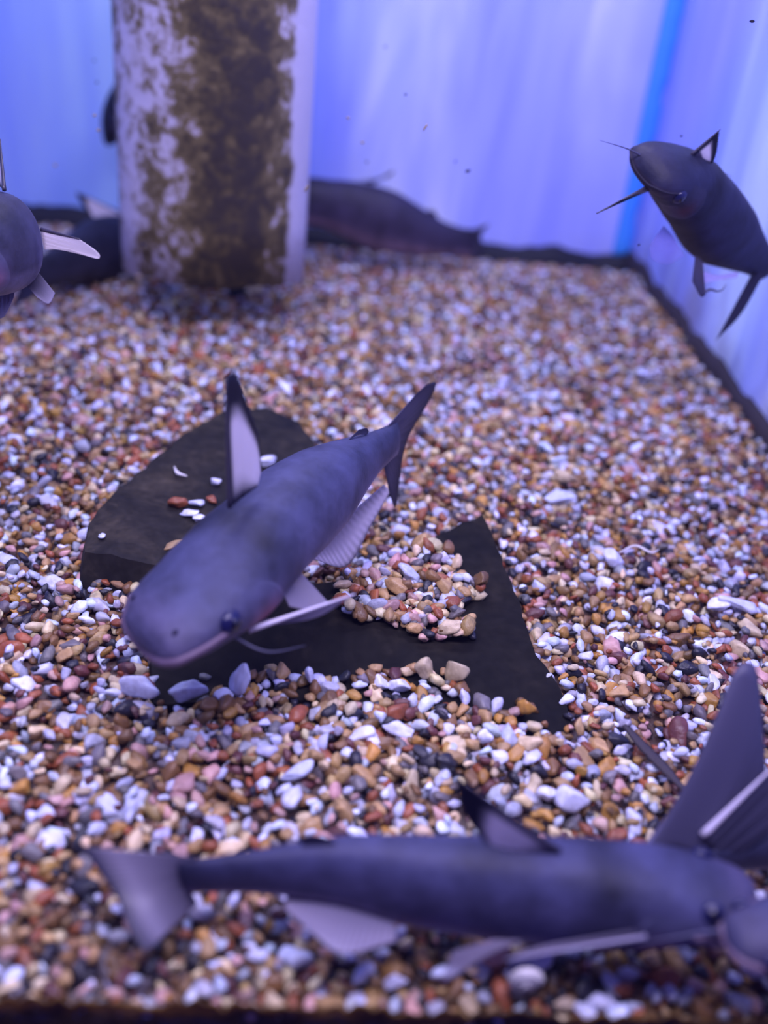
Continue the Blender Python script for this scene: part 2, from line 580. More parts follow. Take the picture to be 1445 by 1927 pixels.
peb = []  # x,y,z,size,variant,rot,palette
SP = .0049
for layer, (keep, dz) in enumerate(((1.0, -.0032), (.62, .0004))):
    ny = int((YB - YF) / SP) + 1; nx = int((XR - XL) / SP) + 1
    for j in range(ny):
        for i in range(nx):
            x = XL + (i + .5 * (j % 2)) * SP + rng.uniform(-.5, .5) * SP
            y = YF + .0005 + j * SP + rng.uniform(-.5, .5) * SP
            if y < YF or y > YB - .012 or x > XR - .007: continue
            if rng.random() > keep: continue
            if not visible_px((x, y, 0)): continue
            size = float(np.clip(rng.lognormal(math.log(.00285), .30), .0017, .0062))
            z = surf_h(x, y) + dz + rng.uniform(-.001, .0013)
            z -= max(0, (size - .003)) * .6
            if y < YF + size: y = YF + size
            skip = False
            for s in (slate_a, slate_b):
                if s.inside(x, y):
                    t = s.top(x, y)
                    if z - size < t: skip = True if z + size * .55 < t + .0016 or rng.random() < .5 else skip
            if skip: continue
            peb.append([x, y, z, size, rng.integers(NV), rand_rot(rng), int(rng.choice(len(PAL), p=PW)), layer])

# gravel heaped on the pointed slab
pile = [(640, 1105), (655, 1055), (680, 1020), (760, 1030), (800, 1025), (850, 1035), (862, 1060), (905, 1085), (920, 1095),
        (880, 1105), (870, 1130), (900, 1165), (850, 1165), (800, 1165), (740, 1140), (660, 1130)]
pileP = [G(x, y, .018)[:2] for x, y in pile]
for _ in range(1300):
    x = rng.uniform(min(p[0] for p in pileP), max(p[0] for p in pileP)); y = rng.uniform(min(p[1] for p in pileP), max(p[1] for p in pileP))
    if not in_poly(x, y, pileP): continue
    if sum(1 for q in peb[-220:] if (q[0] - x) ** 2 + (q[1] - y) ** 2 < .0030 ** 2) > 1: continue
    size = float(np.clip(rng.lognormal(math.log(.0030), .25), .0018, .005))
    base = max(slate_b.top(x, y) if slate_b.inside(x, y) else surf_h(x, y), surf_h(x, y))
    peb.append([x, y, base + rng.uniform(.4, 1.8) * size, size, rng.integers(NV), rand_rot(rng), int(rng.choice([0, 1, 2, 2, 3, 3, 5, 6, 7, 9, 10])), 2])

# gravel washed up over the front edge of the pointed slab
heap = [(300, 1345), (380, 1318), (440, 1282), (500, 1258), (560, 1268), (640, 1278), (700, 1262), (800, 1258), (862, 1272), (885, 1312), (960, 1340), (1010, 1352), (1060, 1395), (1000, 1440), (300, 1420)]
heapP = [G(x, y, .003)[:2] for x, y in heap]
n_before = len(peb)
for _ in range(1500):
    x = rng.uniform(min(p[0] for p in heapP), max(p[0] for p in heapP)); y = rng.uniform(min(p[1] for p in heapP), max(p[1] for p in heapP))
    if not in_poly(x, y, heapP): continue
    if sum(1 for q in peb[n_before:] if (q[0] - x) ** 2 + (q[1] - y) ** 2 < .0030 ** 2) > 0: continue
    size = float(np.clip(rng.lognormal(math.log(.0031), .25), .0018, .005))
    base = max(slate_b.top(x, y) if slate_b.inside(x, y) else surf_h(x, y), surf_h(x, y))
    peb.append([x, y, base + rng.uniform(.2, 1.0) * size, size, rng.integers(NV), rand_rot(rng), int(rng.choice(len(PAL), p=PW)), 2])

# stones one can single out: (px, py, z above its support, radius m, (sx,sy,sz), colour, label, name)
SPECIAL = [
    (352, 1300, 'h', .0064, (1.15, .6, .9), 'white', 'large white angular stone chip in front of the black slate', 3),
    (262, 1292, 'h', .0060, (1.15, .5, .75), 'white', 'white oblong stone chip at the left end of the black slate', 5),
    (452, 1282, 'h', .0066, (.6, .4, 1.2), 'white', 'pointed white stone shard standing upright before the black slate', 2),
    (582, 1270, 'h', .0040, (.5, .5, 1.15), 'white', 'small white upright stone chip at the middle of the slate front edge', 6),
    (750, 1372, 'g', .0050, (1.1, .7, .6), 'white', 'white pebble directly below an orange pebble', 1),
    (748, 1338, 'h', .0047, (1.1, .8, .65), 'rust', 'orange-brown pebble lying on top of a white pebble', 4),
    (558, 1450, 'g', .0052, (1.15, .7, .55), 'white', 'oblong white pebble in the open gravel below the black slate', 7),
    (550, 1500, 'g', .0050, (.6, 1.2, .6), 'white', 'slanting elongated white pebble near the back of the bottom catfish', 2),
    (990, 1330, 'h', .0038, (.9, .8, .95), 'ochre', 'bright yellow-orange pebble at the right edge of the black slate', 0),
    (336, 944, 's', .0040, (1, .95, .9), 'rust', 'round orange-pink pebble lying on the rear slate slab', 8),
    (372, 946, 's', .0036, (1.1, .8, .6), 'white', 'upper white pebble of the cluster on the rear slate slab', 9),
    (357, 966, 's', .0036, (1.2, .7, .6), 'white', 'left white pebble of the cluster on the rear slate slab', 1),
    (376, 976, 's', .0038, (1.0, .8, .6), 'white', 'lower white pebble of the cluster on the rear slate slab', 3),
    (404, 905, 's', .0034, (1, .8, .6), 'white', 'single white pebble on the rear slate left of the dorsal fin', 10),
    (400, 940, 's', .0030, (1, .8, .6), 'rust', 'small red pebble on the rear slate beside the white cluster', 11),
    (502, 868, 's', .0050, (1.5, .7, .6), 'white', 'long white pebble behind the back of the middle catfish', 12),
    (332, 1024, 's', .0038, (1.3, .7, .4), 'tan', 'flat tan stone chip at the front of the rear slate slab', 13),
    (192, 1008, 's', .0022, (.7, 1.2, .4), 'white', 'tiny white chip near the left corner of the rear slate slab', 2),
    (1074, 1503, 'g', .0055, (1, .95, .8), 'white', 'big round white pebble above the bottom catfish', 4),
    (1032, 1492, 'g', .0040, (.8, .9, .8), 'white', 'oval white pebble just left of the big round white one', 8),
    (1052, 937, 'g', .0072, (1.3, .8, .55), 'white', 'large white stone chip on the open gravel right of the tail', 3),
    (1062, 895, 'g', .0058, (1, .9, .7), 'cream', 'large cream pebble behind the large white stone chip', 0),
    (1395, 1138, 'g', .0068, (1.6, .7, .55), 'white', 'long knobbly white stone near the right edge of the photo', 9),
    (1352, 1138, 'g', .0050, (1.3, .8, .6), 'white', 'white pebble just left of the long knobbly white stone', 6),
    (1155, 1050, 'g', .0062, (1.0, .9, .7), 'white', 'bright white pebble in the open gravel at right of the pointed slate', 11),
    (912, 1385, 'g', .0035, (.8, .8, .8), 'white', 'small white pebble just below the right part of the slate front edge', 5),
    (855, 1262, 'h', .0056, (1.1, .7, .9), 'cream', 'large cream pebble leaning on the slate front edge', 10),
    (800, 1258, 'h', .0052, (.9, .7, 1.0), 'cream', 'tall cream pebble left of the large cream one on the slate edge', 12),
    (1415, 1690, 'g', .0042, (1, .8, .7), 'white', 'white pebble behind the right catfish head', 1),
    (995, 1808, 'g', .0050, (1.2, .8, .7), 'white', 'white pebble under the belly of the bottom catfish', 7),
    (845, 1828, 'g', .0042, (1.1, .7, .7), 'white', 'oval white pebble under the pale belly fin of the bottom catfish', 8),
]
Pspec = []
for (px, py, mode, r, sc, colr, lab, var) in SPECIAL:
    z = 0.0
    for _ in range(4):
        p = G(px, py, z)
        if mode == 's':
            s = slate_a; base = s.top(p[0], p[1]) + .0006
        elif mode == 'h':
            base = max(surf_h(p[0], p[1]), (slate_b.top(p[0], p[1]) if slate_b.inside(p[0], p[1]) else -1)) + .0035
        else:
            base = surf_h(p[0], p[1]) + .0012
        z = base + r * sc[2] * .7
    Pspec.append((G(px, py, z), r, sc, colr, lab, var))

# drop ordinary pebbles that would bury the singled-out ones
def near_special(q):
    for (p, r, *_r2) in Pspec:
        if (q[0] - p[0]) ** 2 + (q[1] - p[1]) ** 2 < (r * .95) ** 2 and q[2] + q[3] * .5 > p[2] - r * .6: return True
    return False


peb = [q for q in peb if not (q[7] > 0 and near_special(q))]


def pebble_mat(name, color):
    m, nt, b = nt_mat('pebble_' + name)
    oi = nt.nodes.new('ShaderNodeObjectInfo')
    r0 = ramp(nt, [(0, (.72, .74, .76)), (1, (1.2, 1.15, 1.12))]); nt.links.new(oi.outputs['Random'], r0.inputs['Fac'])
    v = mapping(nt, (1, 1, 1))
    n = noise_node(nt, v, 1.6, 4, .6)
    r = ramp(nt, [(0.3, (.72, .70, .70)), (0.7, (1.15,) * 3)]); nt.links.new(n.outputs['Fac'], r.inputs['Fac'])
    c = mixc(nt, 1, mixc(nt, 1, color, r0.outputs['Color'], 'MULTIPLY'), r.outputs['Color'], 'MULTIPLY')
    nt.links.new(c, b.inputs['Base Color'])
    b.inputs['Roughness'].default_value = .38
    bp = nt.nodes.new('ShaderNodeBump'); bp.inputs['Strength'].default_value = .35; bp.inputs['Distance'].default_value = .0008
    n2 = noise_node(nt, v, 4, 3, .6)
    nt.links.new(n2.outputs['Fac'], bp.inputs['Height']); nt.links.new(bp.outputs['Normal'], b.inputs['Normal'])
    return m


PM = {p[0]: pebble_mat(p[0], p[1]) for p in PAL}
protos = {}


def pebble_object(var, colr):
    key = (var, colr)
    if key not in protos:
        V, F = SH3[var]
        o = mesh_obj('pebble', V, [tuple(f) for f in F], PM[colr])
        protos[key] = o
        return o
    o = protos[key].copy(); COL.objects.link(o)
    return o


for (p, r, sc, colr, lab, var) in Pspec:
    o = pebble_object(var, colr)
    o.location = tuple(p); o.scale = (r * sc[0], r * sc[1] / .8, r * sc[2] / .65)
    o.rotation_euler = (rnd.uniform(-.25, .25), rnd.uniform(-.25, .25), rnd.uniform(-.6, .6))
    tag(o, lab, 'pebble', 'stones that stand out among the gravel')

# the loose pebbles that show largest
cand = []
for k, q in enumerate(peb):
    if q[7] == 0: continue
    x, y, z = proj(q[:3])
    if 4 < x < 1440 and 0 < y < 1915: cand.append((-q[3] / z, k))
cand.sort()
big = set(k for _, k in cand[:300 - len(Pspec)])
CN = {'white': 'white', 'grey_white': 'greyish white', 'cream': 'cream', 'tan': 'tan', 'ochre': 'yellow-brown', 'brown': 'brown',
      'rust': 'rust-red', 'pink': 'pinkish', 'maroon': 'dark maroon', 'grey': 'grey', 'black': 'black'}
MARKS = [(60, 1100, 'by the left edge beside the rear slate'), (60, 1230, 'by the left edge level with the snout of the middle catfish'),
         (70, 1370, 'by the left edge below the snout of the middle catfish'), (60, 1510, 'by the left edge above the tail of the bottom catfish'),
         (60, 1640, 'left of the bottom catfish tail'), (70, 1760, 'near the left edge below the bottom catfish tail'), (70, 1870, 'in the bottom left corner'),
         (200, 1420, 'left below the black slate'), (220, 1530, 'above the tail of the bottom catfish'), (350, 1370, 'below the left end of the black slate'),
         (380, 1480, 'above the narrow tail stalk of the bottom catfish'), (520, 1350, 'just below the slate front edge at its left half'), (560, 1530, 'above the small back fin of the bottom catfish'),
         (680, 1400, 'below the middle of the slate front edge'), (740, 1520, 'above the middle of the bottom catfish'), (870, 1370, 'below the right half of the slate front edge'),
         (880, 1440, 'just above the tall back fin of the bottom catfish'), (1000, 1430, 'below the right corner of the black slate'), (1110, 1400, 'beside the dead leaf strip on its left'),
         (1050, 1560, 'between the back fin and the big round white pebble'), (1160, 1530, 'left of the raised tail'), (1290, 1420, 'right of the dead leaf strip'),
         (1250, 1280, 'right of the slate corner'), (1400, 1190, 'above the tip of the raised tail'), (230, 1880, 'by the glass left of the bottom catfish tail'),
         (360, 1850, 'by the glass below the tail of the bottom catfish'), (500, 1780, 'below the tail stalk of the bottom catfish'), (520, 1880, 'by the glass below the tail stalk of the bottom catfish'),
         (640, 1840, 'below the pale rear belly fin of the bottom catfish'), (720, 1890, 'by the glass at the middle of the photo'), (790, 1820, 'below the belly of the bottom catfish'),
         (880, 1890, 'by the glass left of the snail shell'), (1060, 1880, 'by the glass right of the snail shell'), (1180, 1830, 'below the throat of the bottom catfish'),
         (1290, 1880, 'by the glass below the head of the bottom catfish'), (1400, 1870, 'in the bottom right corner'), (700, 1100, 'on the left of the heap upon the slate'),
         (850, 1100, 'on the right of the heap upon the slate'), (1150, 1150, 'right of the pointed slate'), (800, 960, 'behind the pointed slate'), (200, 1200, 'in front of the rear slate corner'),
         (400, 1880, 'by the glass below the tip of the bottom catfish tail'), (1430, 1640, 'behind the right edge fish')]
ORD = ['first', 'second', 'third', 'fourth', 'fifth', 'sixth', 'seventh', 'eighth', 'ninth', 'tenth', 'eleventh', 'twelfth']
cells = {}
for k in sorted(big):
    px, py, _z = proj(peb[k][:3])
    mk = min(range(len(MARKS)), key=lambda i: (MARKS[i][0] - px) ** 2 + (MARKS[i][1] - py) ** 2)
    cells.setdefault((PAL[peb[k][6]][0], mk), []).append((px, k))
for (cn, mk), members in cells.items():
    members.sort()
    n_ = len(members)
    for r_, (px, k) in enumerate(members):
        x, y, z, s, v, R, c, _l = peb[k]
        o = pebble_object(int(v), cn)
        o.matrix_world = Matrix.Translation((x, y, z)) @ Matrix(R.tolist()).to_4x4() @ Matrix.Scale(s, 4)
        if n_ == 1: lab = 'large %s pebble %s' % (CN[cn], MARKS[mk][2])
        else:
            pos = ['left', 'right'][r_] if n_ == 2 else (['leftmost', 'middle', 'rightmost'][r_] if n_ == 3 else ORD[r_] + ' from left')
            lab = '%s of the large %s pebbles %s' % (pos, CN[cn], MARKS[mk][2])
        lab = lab.replace(' of the bottom catfish', ' of the bottom fish').replace('upon the slate', 'on the slate').replace('left of the heap on', 'left of the heap on')
        if len(lab.split()) > 16: lab = lab.replace('first from left of', 'leftmost of').replace(' from left of the', ' of the').replace('by the left edge', 'at left edge').replace('the bottom fish', 'lowest fish').replace(' by the glass ', ' ').replace('just ', '').replace('level with', 'by').replace('the snout of the middle catfish', 'the middle fish snout').replace('first of', 'leftmost of').replace(' of the large ', ' of large ')
        tag(o, lab, 'pebble', 'larger loose pebbles in the nearer gravel')

# the rest of the gravel
Vs, Fs, Cs = [], [], []
off = 0
for k, q in enumerate(peb):
    if k in big: continue
    x, y, z, s, v, R, c, _l = q
    V, F = SH2[v]
    W = (V * s) @ R.T + np.array([x, y, z])
    Vs.append(W); Fs.append(F + off); off += len(V)
    col = np.array(PAL[c][1]) * rng.uniform(.72, 1.18) * rng.uniform(.93, 1.07, 3)
    Cs.append(np.tile(np.append(col, 1), (len(V), 1)))
V = np.concatenate(Vs).astype(np.float32); F = np.concatenate(Fs).astype(np.int32); Cc = np.concatenate(Cs).astype(np.float32)
me = bpy.data.meshes.new('gravel')
me.vertices.add(len(V)); me.vertices.foreach_set('co', V.ravel())
me.loops.add(F.size); me.loops.foreach_set('vertex_index', F.ravel())
me.polygons.add(len(F)); me.polygons.foreach_set('loop_start', np.arange(0, F.size, 3, dtype=np.int32))
me.polygons.foreach_set('use_smooth', np.ones(len(F), dtype=bool))
me.update(calc_edges=True)
a = me.color_attributes.new('pigment', 'FLOAT_COLOR', 'POINT'); a.data.foreach_set('color', Cc.ravel())
me.materials.append(M['gravel'])
go = bpy.data.objects.new('gravel', me); COL.objects.link(go)
tag(go, 'bed of small mixed brown, white and pink gravel covering the tank bottom', 'gravel', kind='stuff')
print('pebbles', len(peb))

# packed coarse sand under the pebbles
V, F, Cc = [], [], []
nx, ny = 90, 90
for j in range(ny + 1):
    for i in range(nx + 1):
        x = XL + (XR - XL) * i / nx; y = YF + .0005 + (YB - YF - .0005) * j / ny
        V.append((x, y, surf_h(x, y) - .0052)); Cc.append((.075, .045, .035))
for j in range(ny):
    for i in range(nx):
        a0 = j * (nx + 1) + i
        F.append((a0, a0 + 1, a0 + nx + 2, a0 + nx + 1))
n0 = len(V)
for i in range(nx + 1):
    V.append((XL + (XR - XL) * i / nx, YF + .0005, -.045)); Cc.append((.03, .022, .02))
for i in range(nx): F.append((n0 + i, n0 + i + 1, i + 1, i))
sand = mesh_obj('sand_bed', V, F, M['gravel'], cols=Cc)
tag(sand, 'packed dark brown grit under the loose gravel', 'sand', kind='stuff')


# ------------------------------------------------------------------ catfish
PROF = np.array([  # s, half width, upper, lower (fractions of the length)
    (0.000, .044, .013, .012), (0.008, .066, .028, .025), (0.03, .085, .043, .037), (.07, .097, .055, .047), (.13, .103, .069, .056),
    (.20, .106, .086, .068), (.30, .103, .101, .080), (.40, .093, .100, .086), (.52, .077, .089, .084), (.64, .059, .074, .072),
    (.76, .041, .058, .054), (.87, .026, .043, .038), (.95, .019, .037, .033), (1.0, .012, .037, .034)])
FIN_N = 14


class Fish:
    def __init__(s, label, spine, up=(0, 0, 1), kw=1.0, kh=1.0, kl=None, kt=1.0, L=None, dark=1.0, lips='lip', tint=(1, 1, 1), belly=1.0, mouth=True, lipr=1.0):
        pts = [D(*q) for q in spine]
        fine = np.array(catmull(pts, 241))
        seg = np.linalg.norm(np.diff(fine, axis=0), axis=1)
        s.arc = np.r_[0, np.cumsum(seg)] / seg.sum()
        s.fine = fine; s.len = seg.sum(); s.L = L or s.len
        s.up = np.array(up, float); s.kw, s.kh, s.kt = kw, kh, kt; s.kl = kl if kl is not None else kh
        s.root = bpy.data.objects.new('catfish', None); COL.objects.link(s.root)
        s.root.empty_display_size = .01
        b = s.frame(.45)
        s.root.location = tuple(b[0])
        tag(s.root, label, 'fish', 'catfish in the tank')
        s.dark = dark
        N, K = 76, 36
        ss = [0.0015 + (1 - .0015) * (i / (N - 1)) ** 1.35 for i in range(N)]
        V, C, F = [], [], []
        for q in ss:
            for k in range(K):
                a = 2 * math.pi * k / K
                V.append(s.surf(q, a)); C.append(s.pig(q, a, tint, belly))
        for i in range(N - 1):
            for k in range(K):
                F.append((i * K + k, (i + 1) * K + k, (i + 1) * K + (k + 1) % K, i * K + (k + 1) % K))
        c0 = s.frame(0.0)
        n = len(V)
        # rounded snout cap
        V.append(c0[0] - c0[1] * .006 * s.L); C.append(s.pig(0, math.pi / 2, tint, belly))
        V.append(s.frame(1.0)[0] + s.frame(1.0)[1] * .004 * s.L); C.append(s.pig(1, 0, tint, belly))
        for k in range(K):
            F.append((n, k, (k + 1) % K)); F.append((n + 1, (N - 1) * K + (k + 1) % K, (N - 1) * K + k))
        s.body = mesh_obj('body', V, F, M['fish'], s.root, cols=C)
        if mouth:
            path = []
            for q, a in ((.125, 6), (.095, 4), (.060, 2), (.030, 0), (.012, -4), (.004, -15), (.0016, -60)):
                path.append((q, a))
            full = [s.surf(q, math.radians(a), 1.01) for q, a in path] + [s.surf(q, math.radians(-180 - a), 1.01) for q, a in path[::-1]]
            full = catmull(full, 60)
            rr = [.0105 * lipr * s.L * (.35 + .65 * math.sin(math.pi * i / 59) ** .6) for i in range(60)]
            mo = tube('mouth', full, rr, M[lips], s.root, 8)

    def frame(s, q):
        q2 = min(max(q, 0), 1)
        i = np.searchsorted(s.arc, q2); i = min(max(i, 1), 240)
        f = (q2 - s.arc[i - 1]) / max(1e-9, s.arc[i] - s.arc[i - 1])
        c = s.fine[i - 1] * (1 - f) + s.fine[i] * f
        j0, j1 = max(0, i - 6), min(240, i + 6)
        t = s.fine[j1] - s.fine[j0]; t /= np.linalg.norm(t)
        u = s.up - t * (s.up @ t); u /= np.linalg.norm(u)
        S = np.cross(t, u)
        return c, t, u, S

    def prof(s, q):
        k = 1 + (s.kt - 1) * min(1, max(0, (q - .38) / .25))
        return [np.interp(q, PROF[:, 0], PROF[:, i]) * k for i in (1, 2, 3)]

    def surf(s, q, a, k=1.0):
        c, t, u, S = s.frame(q)
        w, hu, hl = s.prof(q)
        w, hu, hl = w * s.L * s.kw * k, hu * s.L * s.kh * k, hl * s.L * s.kl * k
        ca, sa = math.cos(a), math.sin(a)
        e = .92
        x = math.copysign(abs(ca) ** e, ca) * w
        y = math.copysign(abs(sa) ** e, sa) * (hu if sa > 0 else hl)
        return c + S * x + u * y

    def pig(s, q, a, tint, belly):
        sa = math.sin(a)
        back = np.array((.044, .048, .108)); flank = np.array((.082, .078, .145)); bel = np.array((.36, .31, .38)) * belly
        f1 = min(1, max(0, (.75 - sa) / .9)); c = back * (1 - f1) + flank * f1
        f2 = min(1, max(0, (-.12 - sa) / .62)); f2 = f2 * f2 * (3 - 2 * f2)
        c = c * (1 - f2) + bel * f2
        # darker saddle behind the head, reddish throat beside the gills
        g = math.exp(-((q - .28) / .05) ** 2) * (1 if sa > -.2 else .2)
        c = c * (1 - .55 * g)
        ca = abs(math.cos(a))
        for bq, bc, bw, bh, st in ((.265, .62, .022, .16, .6), (.235, .88, .016, .10, .6), (.34, .50, .03, .12, .35)):
            c = c * (1 - st * math.exp(-((q - bq) / bw) ** 2 - ((ca - bc) / bh) ** 2) * (1 if sa > -.1 else 0.2))
        g2 = math.exp(-((q - .19) / .035) ** 2) * math.exp(-((sa + .30) / .28) ** 2)
        c = c * (1 - .8 * g2) + np.array((.30, .09, .11)) * .8 * g2
        g3 = math.exp(-((q - .03) / .04) ** 2) * (1 if sa < .1 else .25)
        c = c * (1 - .5 * g3) + np.array((.22, .15, .20)) * .5 * g3
        c = c * (1 - .35 * max(0, q - .8) / .2)
        return c * s.dark * np.array(tint)

    def pt(s, p, q, side=None):
        if len(p) == 3: return D(*p)
        c, t, u, S = s.frame(q)
        v = ray(*p)
        d = ((c - CAM) @ S) / (v @ S)
        return CAM + d * v

    def fin(s, name, base, tip, cols, at=.5, thick=.0011, bulge=0.0, ragged=.02, spine=None, alpha=(1, 1), label=None, rays=22):
        """membrane between a base line and an outer edge; cols(u, v) gives the pigment"""
        B = catmull([s.pt(p, at) for p in base], 40) if len(base) > 2 else [s.pt(base[0], at) * (1 - i / 39) + s.pt(base[-1], at) * i / 39 for i in range(40)]
        T = catmull([s.pt(p, at) for p in tip], 40) if len(tip) > 2 else [s.pt(tip[0], at) * (1 - i / 39) + s.pt(tip[-1], at) * i / 39 for i in range(40)]
        B, T = np.array(B), np.array(T)
        mid = (T - B)[20]; nb = np.cross(B[-1] - B[0] + (T[-1] - T[0]), mid); nb /= max(1e-9, np.linalg.norm(nb))
        V, C, F = [], [], []
        n2 = FIN_N
        for sgn in (1, -1):
            for i in range(40):
                uu = i / 39
                for j in range(n2):
                    v = j / (n2 - 1)
                    rag = 1 - ragged * (.5 + .5 * math.sin(uu * rays * 6.283)) * v ** 4
                    p = B[i] + (T[i] - B[i]) * v * rag
                    th = thick * (1 - .8 * v) * (.65 + .35 * math.sin(uu * rays * 6.283)) * (math.sin(math.pi * min(max(uu, .03), .97)) ** .4)
                    p = p + nb * (sgn * th * .5 + bulge * math.sin(math.pi * v * .8) * math.sin(math.pi * uu))
                    V.append(p)
                    c = cols(uu, v)
                    C.append((c[0], c[1], c[2]))
        m = 40 * n2
        for i in range(39):
            for j in range(n2 - 1):
                a0 = i * n2 + j
                F.append((a0, a0 + 1, a0 + n2 + 1, a0 + n2)); F.append((m + a0, m + a0 + n2, m + a0 + n2 + 1, m + a0 + 1))
        for i in range(39):
            F.append((i * n2, i * n2 + n2, m + i * n2 + n2, m + i * n2))
            a0 = i * n2 + n2 - 1; F.append((a0, m + a0, m + a0 + n2, a0 + n2))
        for i0 in (0, 39):
            for j in range(n2 - 1):
                a0 = i0 * n2 + j
                F.append((a0, m + a0, m + a0 + 1, a0 + 1) if i0 == 0 else (a0, a0 + 1, m + a0 + 1, m + a0))
        o = mesh_obj(name, V, F, M['fin'], s.root, cols=C)
        at_ = o.data.color_attributes['pigment']
        arr = np.empty(len(V) * 4, dtype=np.float32); at_.data.foreach_get('color', arr); arr = arr.reshape(-1, 4)
        for r_ in range(2):
            for i in range(40):
                for j in range(n2):
                    v = j / (n2 - 1)
                    arr[r_ * m + i * n2 + j, 3] = alpha[0] + (alpha[1] - alpha[0]) * v
        at_.data.foreach_set('color', arr.ravel())
        if label: o['label'] = label
        if spine:
            i = 0 if spine[0] == 0 else 39
            P = [B[i] + (T[i] - B[i]) * k / 11 for k in range(12)]
            so = tube('fin_spine', P, [spine[1] * (1 - .75 * k / 11) for k in range(12)], M[spine[2]], None, 8)
            so.parent = o
            so.matrix_parent_inverse = Matrix.Translation(-Vector(s.root.location)) if False else Matrix.Identity(4)
            # o sits at the root's frame with vertices in world space, so the child keeps the same frame
        return o

    def eye(s, q, adeg, r):
        a = math.radians(adeg)
        p = s.surf(q, a, .97); c = s.frame(q)[0]
        n = p - c; n /= np.linalg.norm(n)
        for nm, k, rad, m in (('eye', 0, r, M['eye']),):
            o = ball(nm, p, rad, m, s.root, n, .62)
        pu = ball('pupil', p + n * r * .42, r * .55, M['pupil'], None, n, .5); pu.parent = o
        pu.matrix_parent_inverse = Matrix.Identity(4)
        return o

    def barbel(s, pts, r):
        P = catmull([s.pt(p, .05) for p in pts], 18)
        return tube('barbel', P, [r * (1 - .85 * i / 17) for i in range(18)], M['barbel'], s.root, 7)

    def gill(s, sides=(1, -1)):
        for sd in sides:
            V, F, C = [], [], []
            nq, na = 12, 16
            for i in range(nq):
                v = i / (nq - 1)
                for j in range(na):
                    w = j / (na - 1)
                    ad = 32 - 100 * w
                    q = .13 + (.115 - .05 * (2 * w - 1) ** 2) * v
                    a = math.radians(ad if sd > 0 else 180 - ad)
                    V.append(s.surf(q, a, 1.0 + .035 * math.sin(math.pi * .52 * v) * math.sin(math.pi * min(max(w, 0.02), .98)) ** .5))
                    c = s.pig(q, a, (1, 1, 1), .7) * 1.08
                    C.append(c)
            for i in range(nq - 1):
                for j in range(na - 1):
                    a0 = i * na + j
                    F.append((a0, a0 + na, a0 + na + 1, a0 + 1) if sd > 0 else (a0, a0 + 1, a0 + na + 1, a0 + na))
            # turn the rear edge inward
            base = (nq - 1) * na; n = len(V)
            for j in range(na):
                w = j / (na - 1); ad = 32 - 100 * w
                q = .13 + (.115 - .05 * (2 * w - 1) ** 2) + .003
                a = math.radians(ad if sd > 0 else 180 - ad)
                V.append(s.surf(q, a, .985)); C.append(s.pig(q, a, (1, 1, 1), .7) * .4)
            for j in range(na - 1):
                F.append((base + j, n + j, n + j + 1, base + j + 1) if sd > 0 else (base + j, base + j + 1, n + j + 1, n + j))
            mesh_obj('gill_cover', V, F, M['fish'], s.root, cols=C)


def ball(name, p, r, m, parent, n=(0, 0, 1), flat=1.0):
    V, F = ico(3)
    n = np.array(n, float); n /= np.linalg.norm(n)
    V = V * r
    V = V - np.outer(V @ n, n) * (1 - flat) + np.asarray(p)
    return mesh_obj(name, V, [tuple(f) for f in F], m, parent)


DARK = np.array((.012, .011, .022)); WHITE = np.array((.88, .82, .84)); GREY = np.array((.13, .12, .19)); MID = np.array((.33, .30, .40))


def lerp(a, b, t): t = min(1, max(0, t)); return a * (1 - t) + b * t
def streak(u, v): return 1 + .18 * math.sin(u * 120 + v * 3)


def dorsal_cols(uu, v):   # black tip and leading edge, white membrane, dusky base
    w = lerp(WHITE, DARK, (v - .55 - .25 * uu) / .12)
    w = lerp(DARK, w, (uu - .10) / .12)
    w = lerp(DARK * 3, w, v / .18)
    return w * streak(uu, v)


def caudal_cols(uu, v): return lerp(GREY * .9, DARK * 3, (v - .5) / .5) * streak(uu, v)
def anal_cols(uu, v): return lerp(MID, WHITE * 1.05, v * 1.6) * (1 if v < .9 else .8) * streak(uu, v)
def pale_cols(uu, v): return lerp(GREY * 1.5, MID * 1.2, v) * streak(uu, v)
def dusk_cols(uu, v): return lerp(GREY, DARK * 4, v) * streak(uu, v)


# --- the middle catfish, turned to the left and towards the glass
f = Fish('large grey-blue catfish in the middle, facing front left above the slates',
         [(264, 1210, .378), (322, 1168, .384), (402, 1106, .400), (474, 1034, .422), (546, 966, .447), (622, 907, .475), (688, 862, .503), (742, 828, .528)],
         up=(-.10, -.02, 1), kw=1.18, kh=1.05, kl=1.10, kt=1.28)
f.gill()
f.eye(.115, 12, .0052); f.eye(.115, 190, .0052)
for a_ in (48, 132):
    ball('nostril', f.surf(.045, math.radians(a_), 1.0), .0014, M['nostril'], f.root, f.surf(.045, math.radians(a_)) - f.frame(.045)[0], .3)
f.fin('dorsal_fin', [(432, 955), (455, 935), (484, 915)], [(424, 712), (430, 697), (445, 697), (462, 745), (486, 815), (492, 885)], dorsal_cols, at=.31, thick=.0018, spine=(0, .0011, 'spine'), ragged=.06,
      label='white dorsal fin with black tip and front edge')
f.fin('adipose_fin', [(655, 828), (672, 818), (690, 818)], [(676, 808), (690, 806), (694, 812)], dusk_cols, at=.80, thick=.0016)
f.fin('tail_fin', [(726, 806), (722, 835), (720, 862)], [(786, 738), (806, 722), (822, 720), (806, 758), (772, 815), (758, 860), (752, 905), (744, 956), (732, 925)], caudal_cols, at=1.0, thick=.0022, ragged=.03)
f.fin('anal_fin', [(574, 1040), (640, 985), (722, 912)], [(588, 1052), (655, 1066), (700, 990), (735, 925)], anal_cols, at=.66, thick=.0016, bulge=.001,
      label='cream-white anal fin')
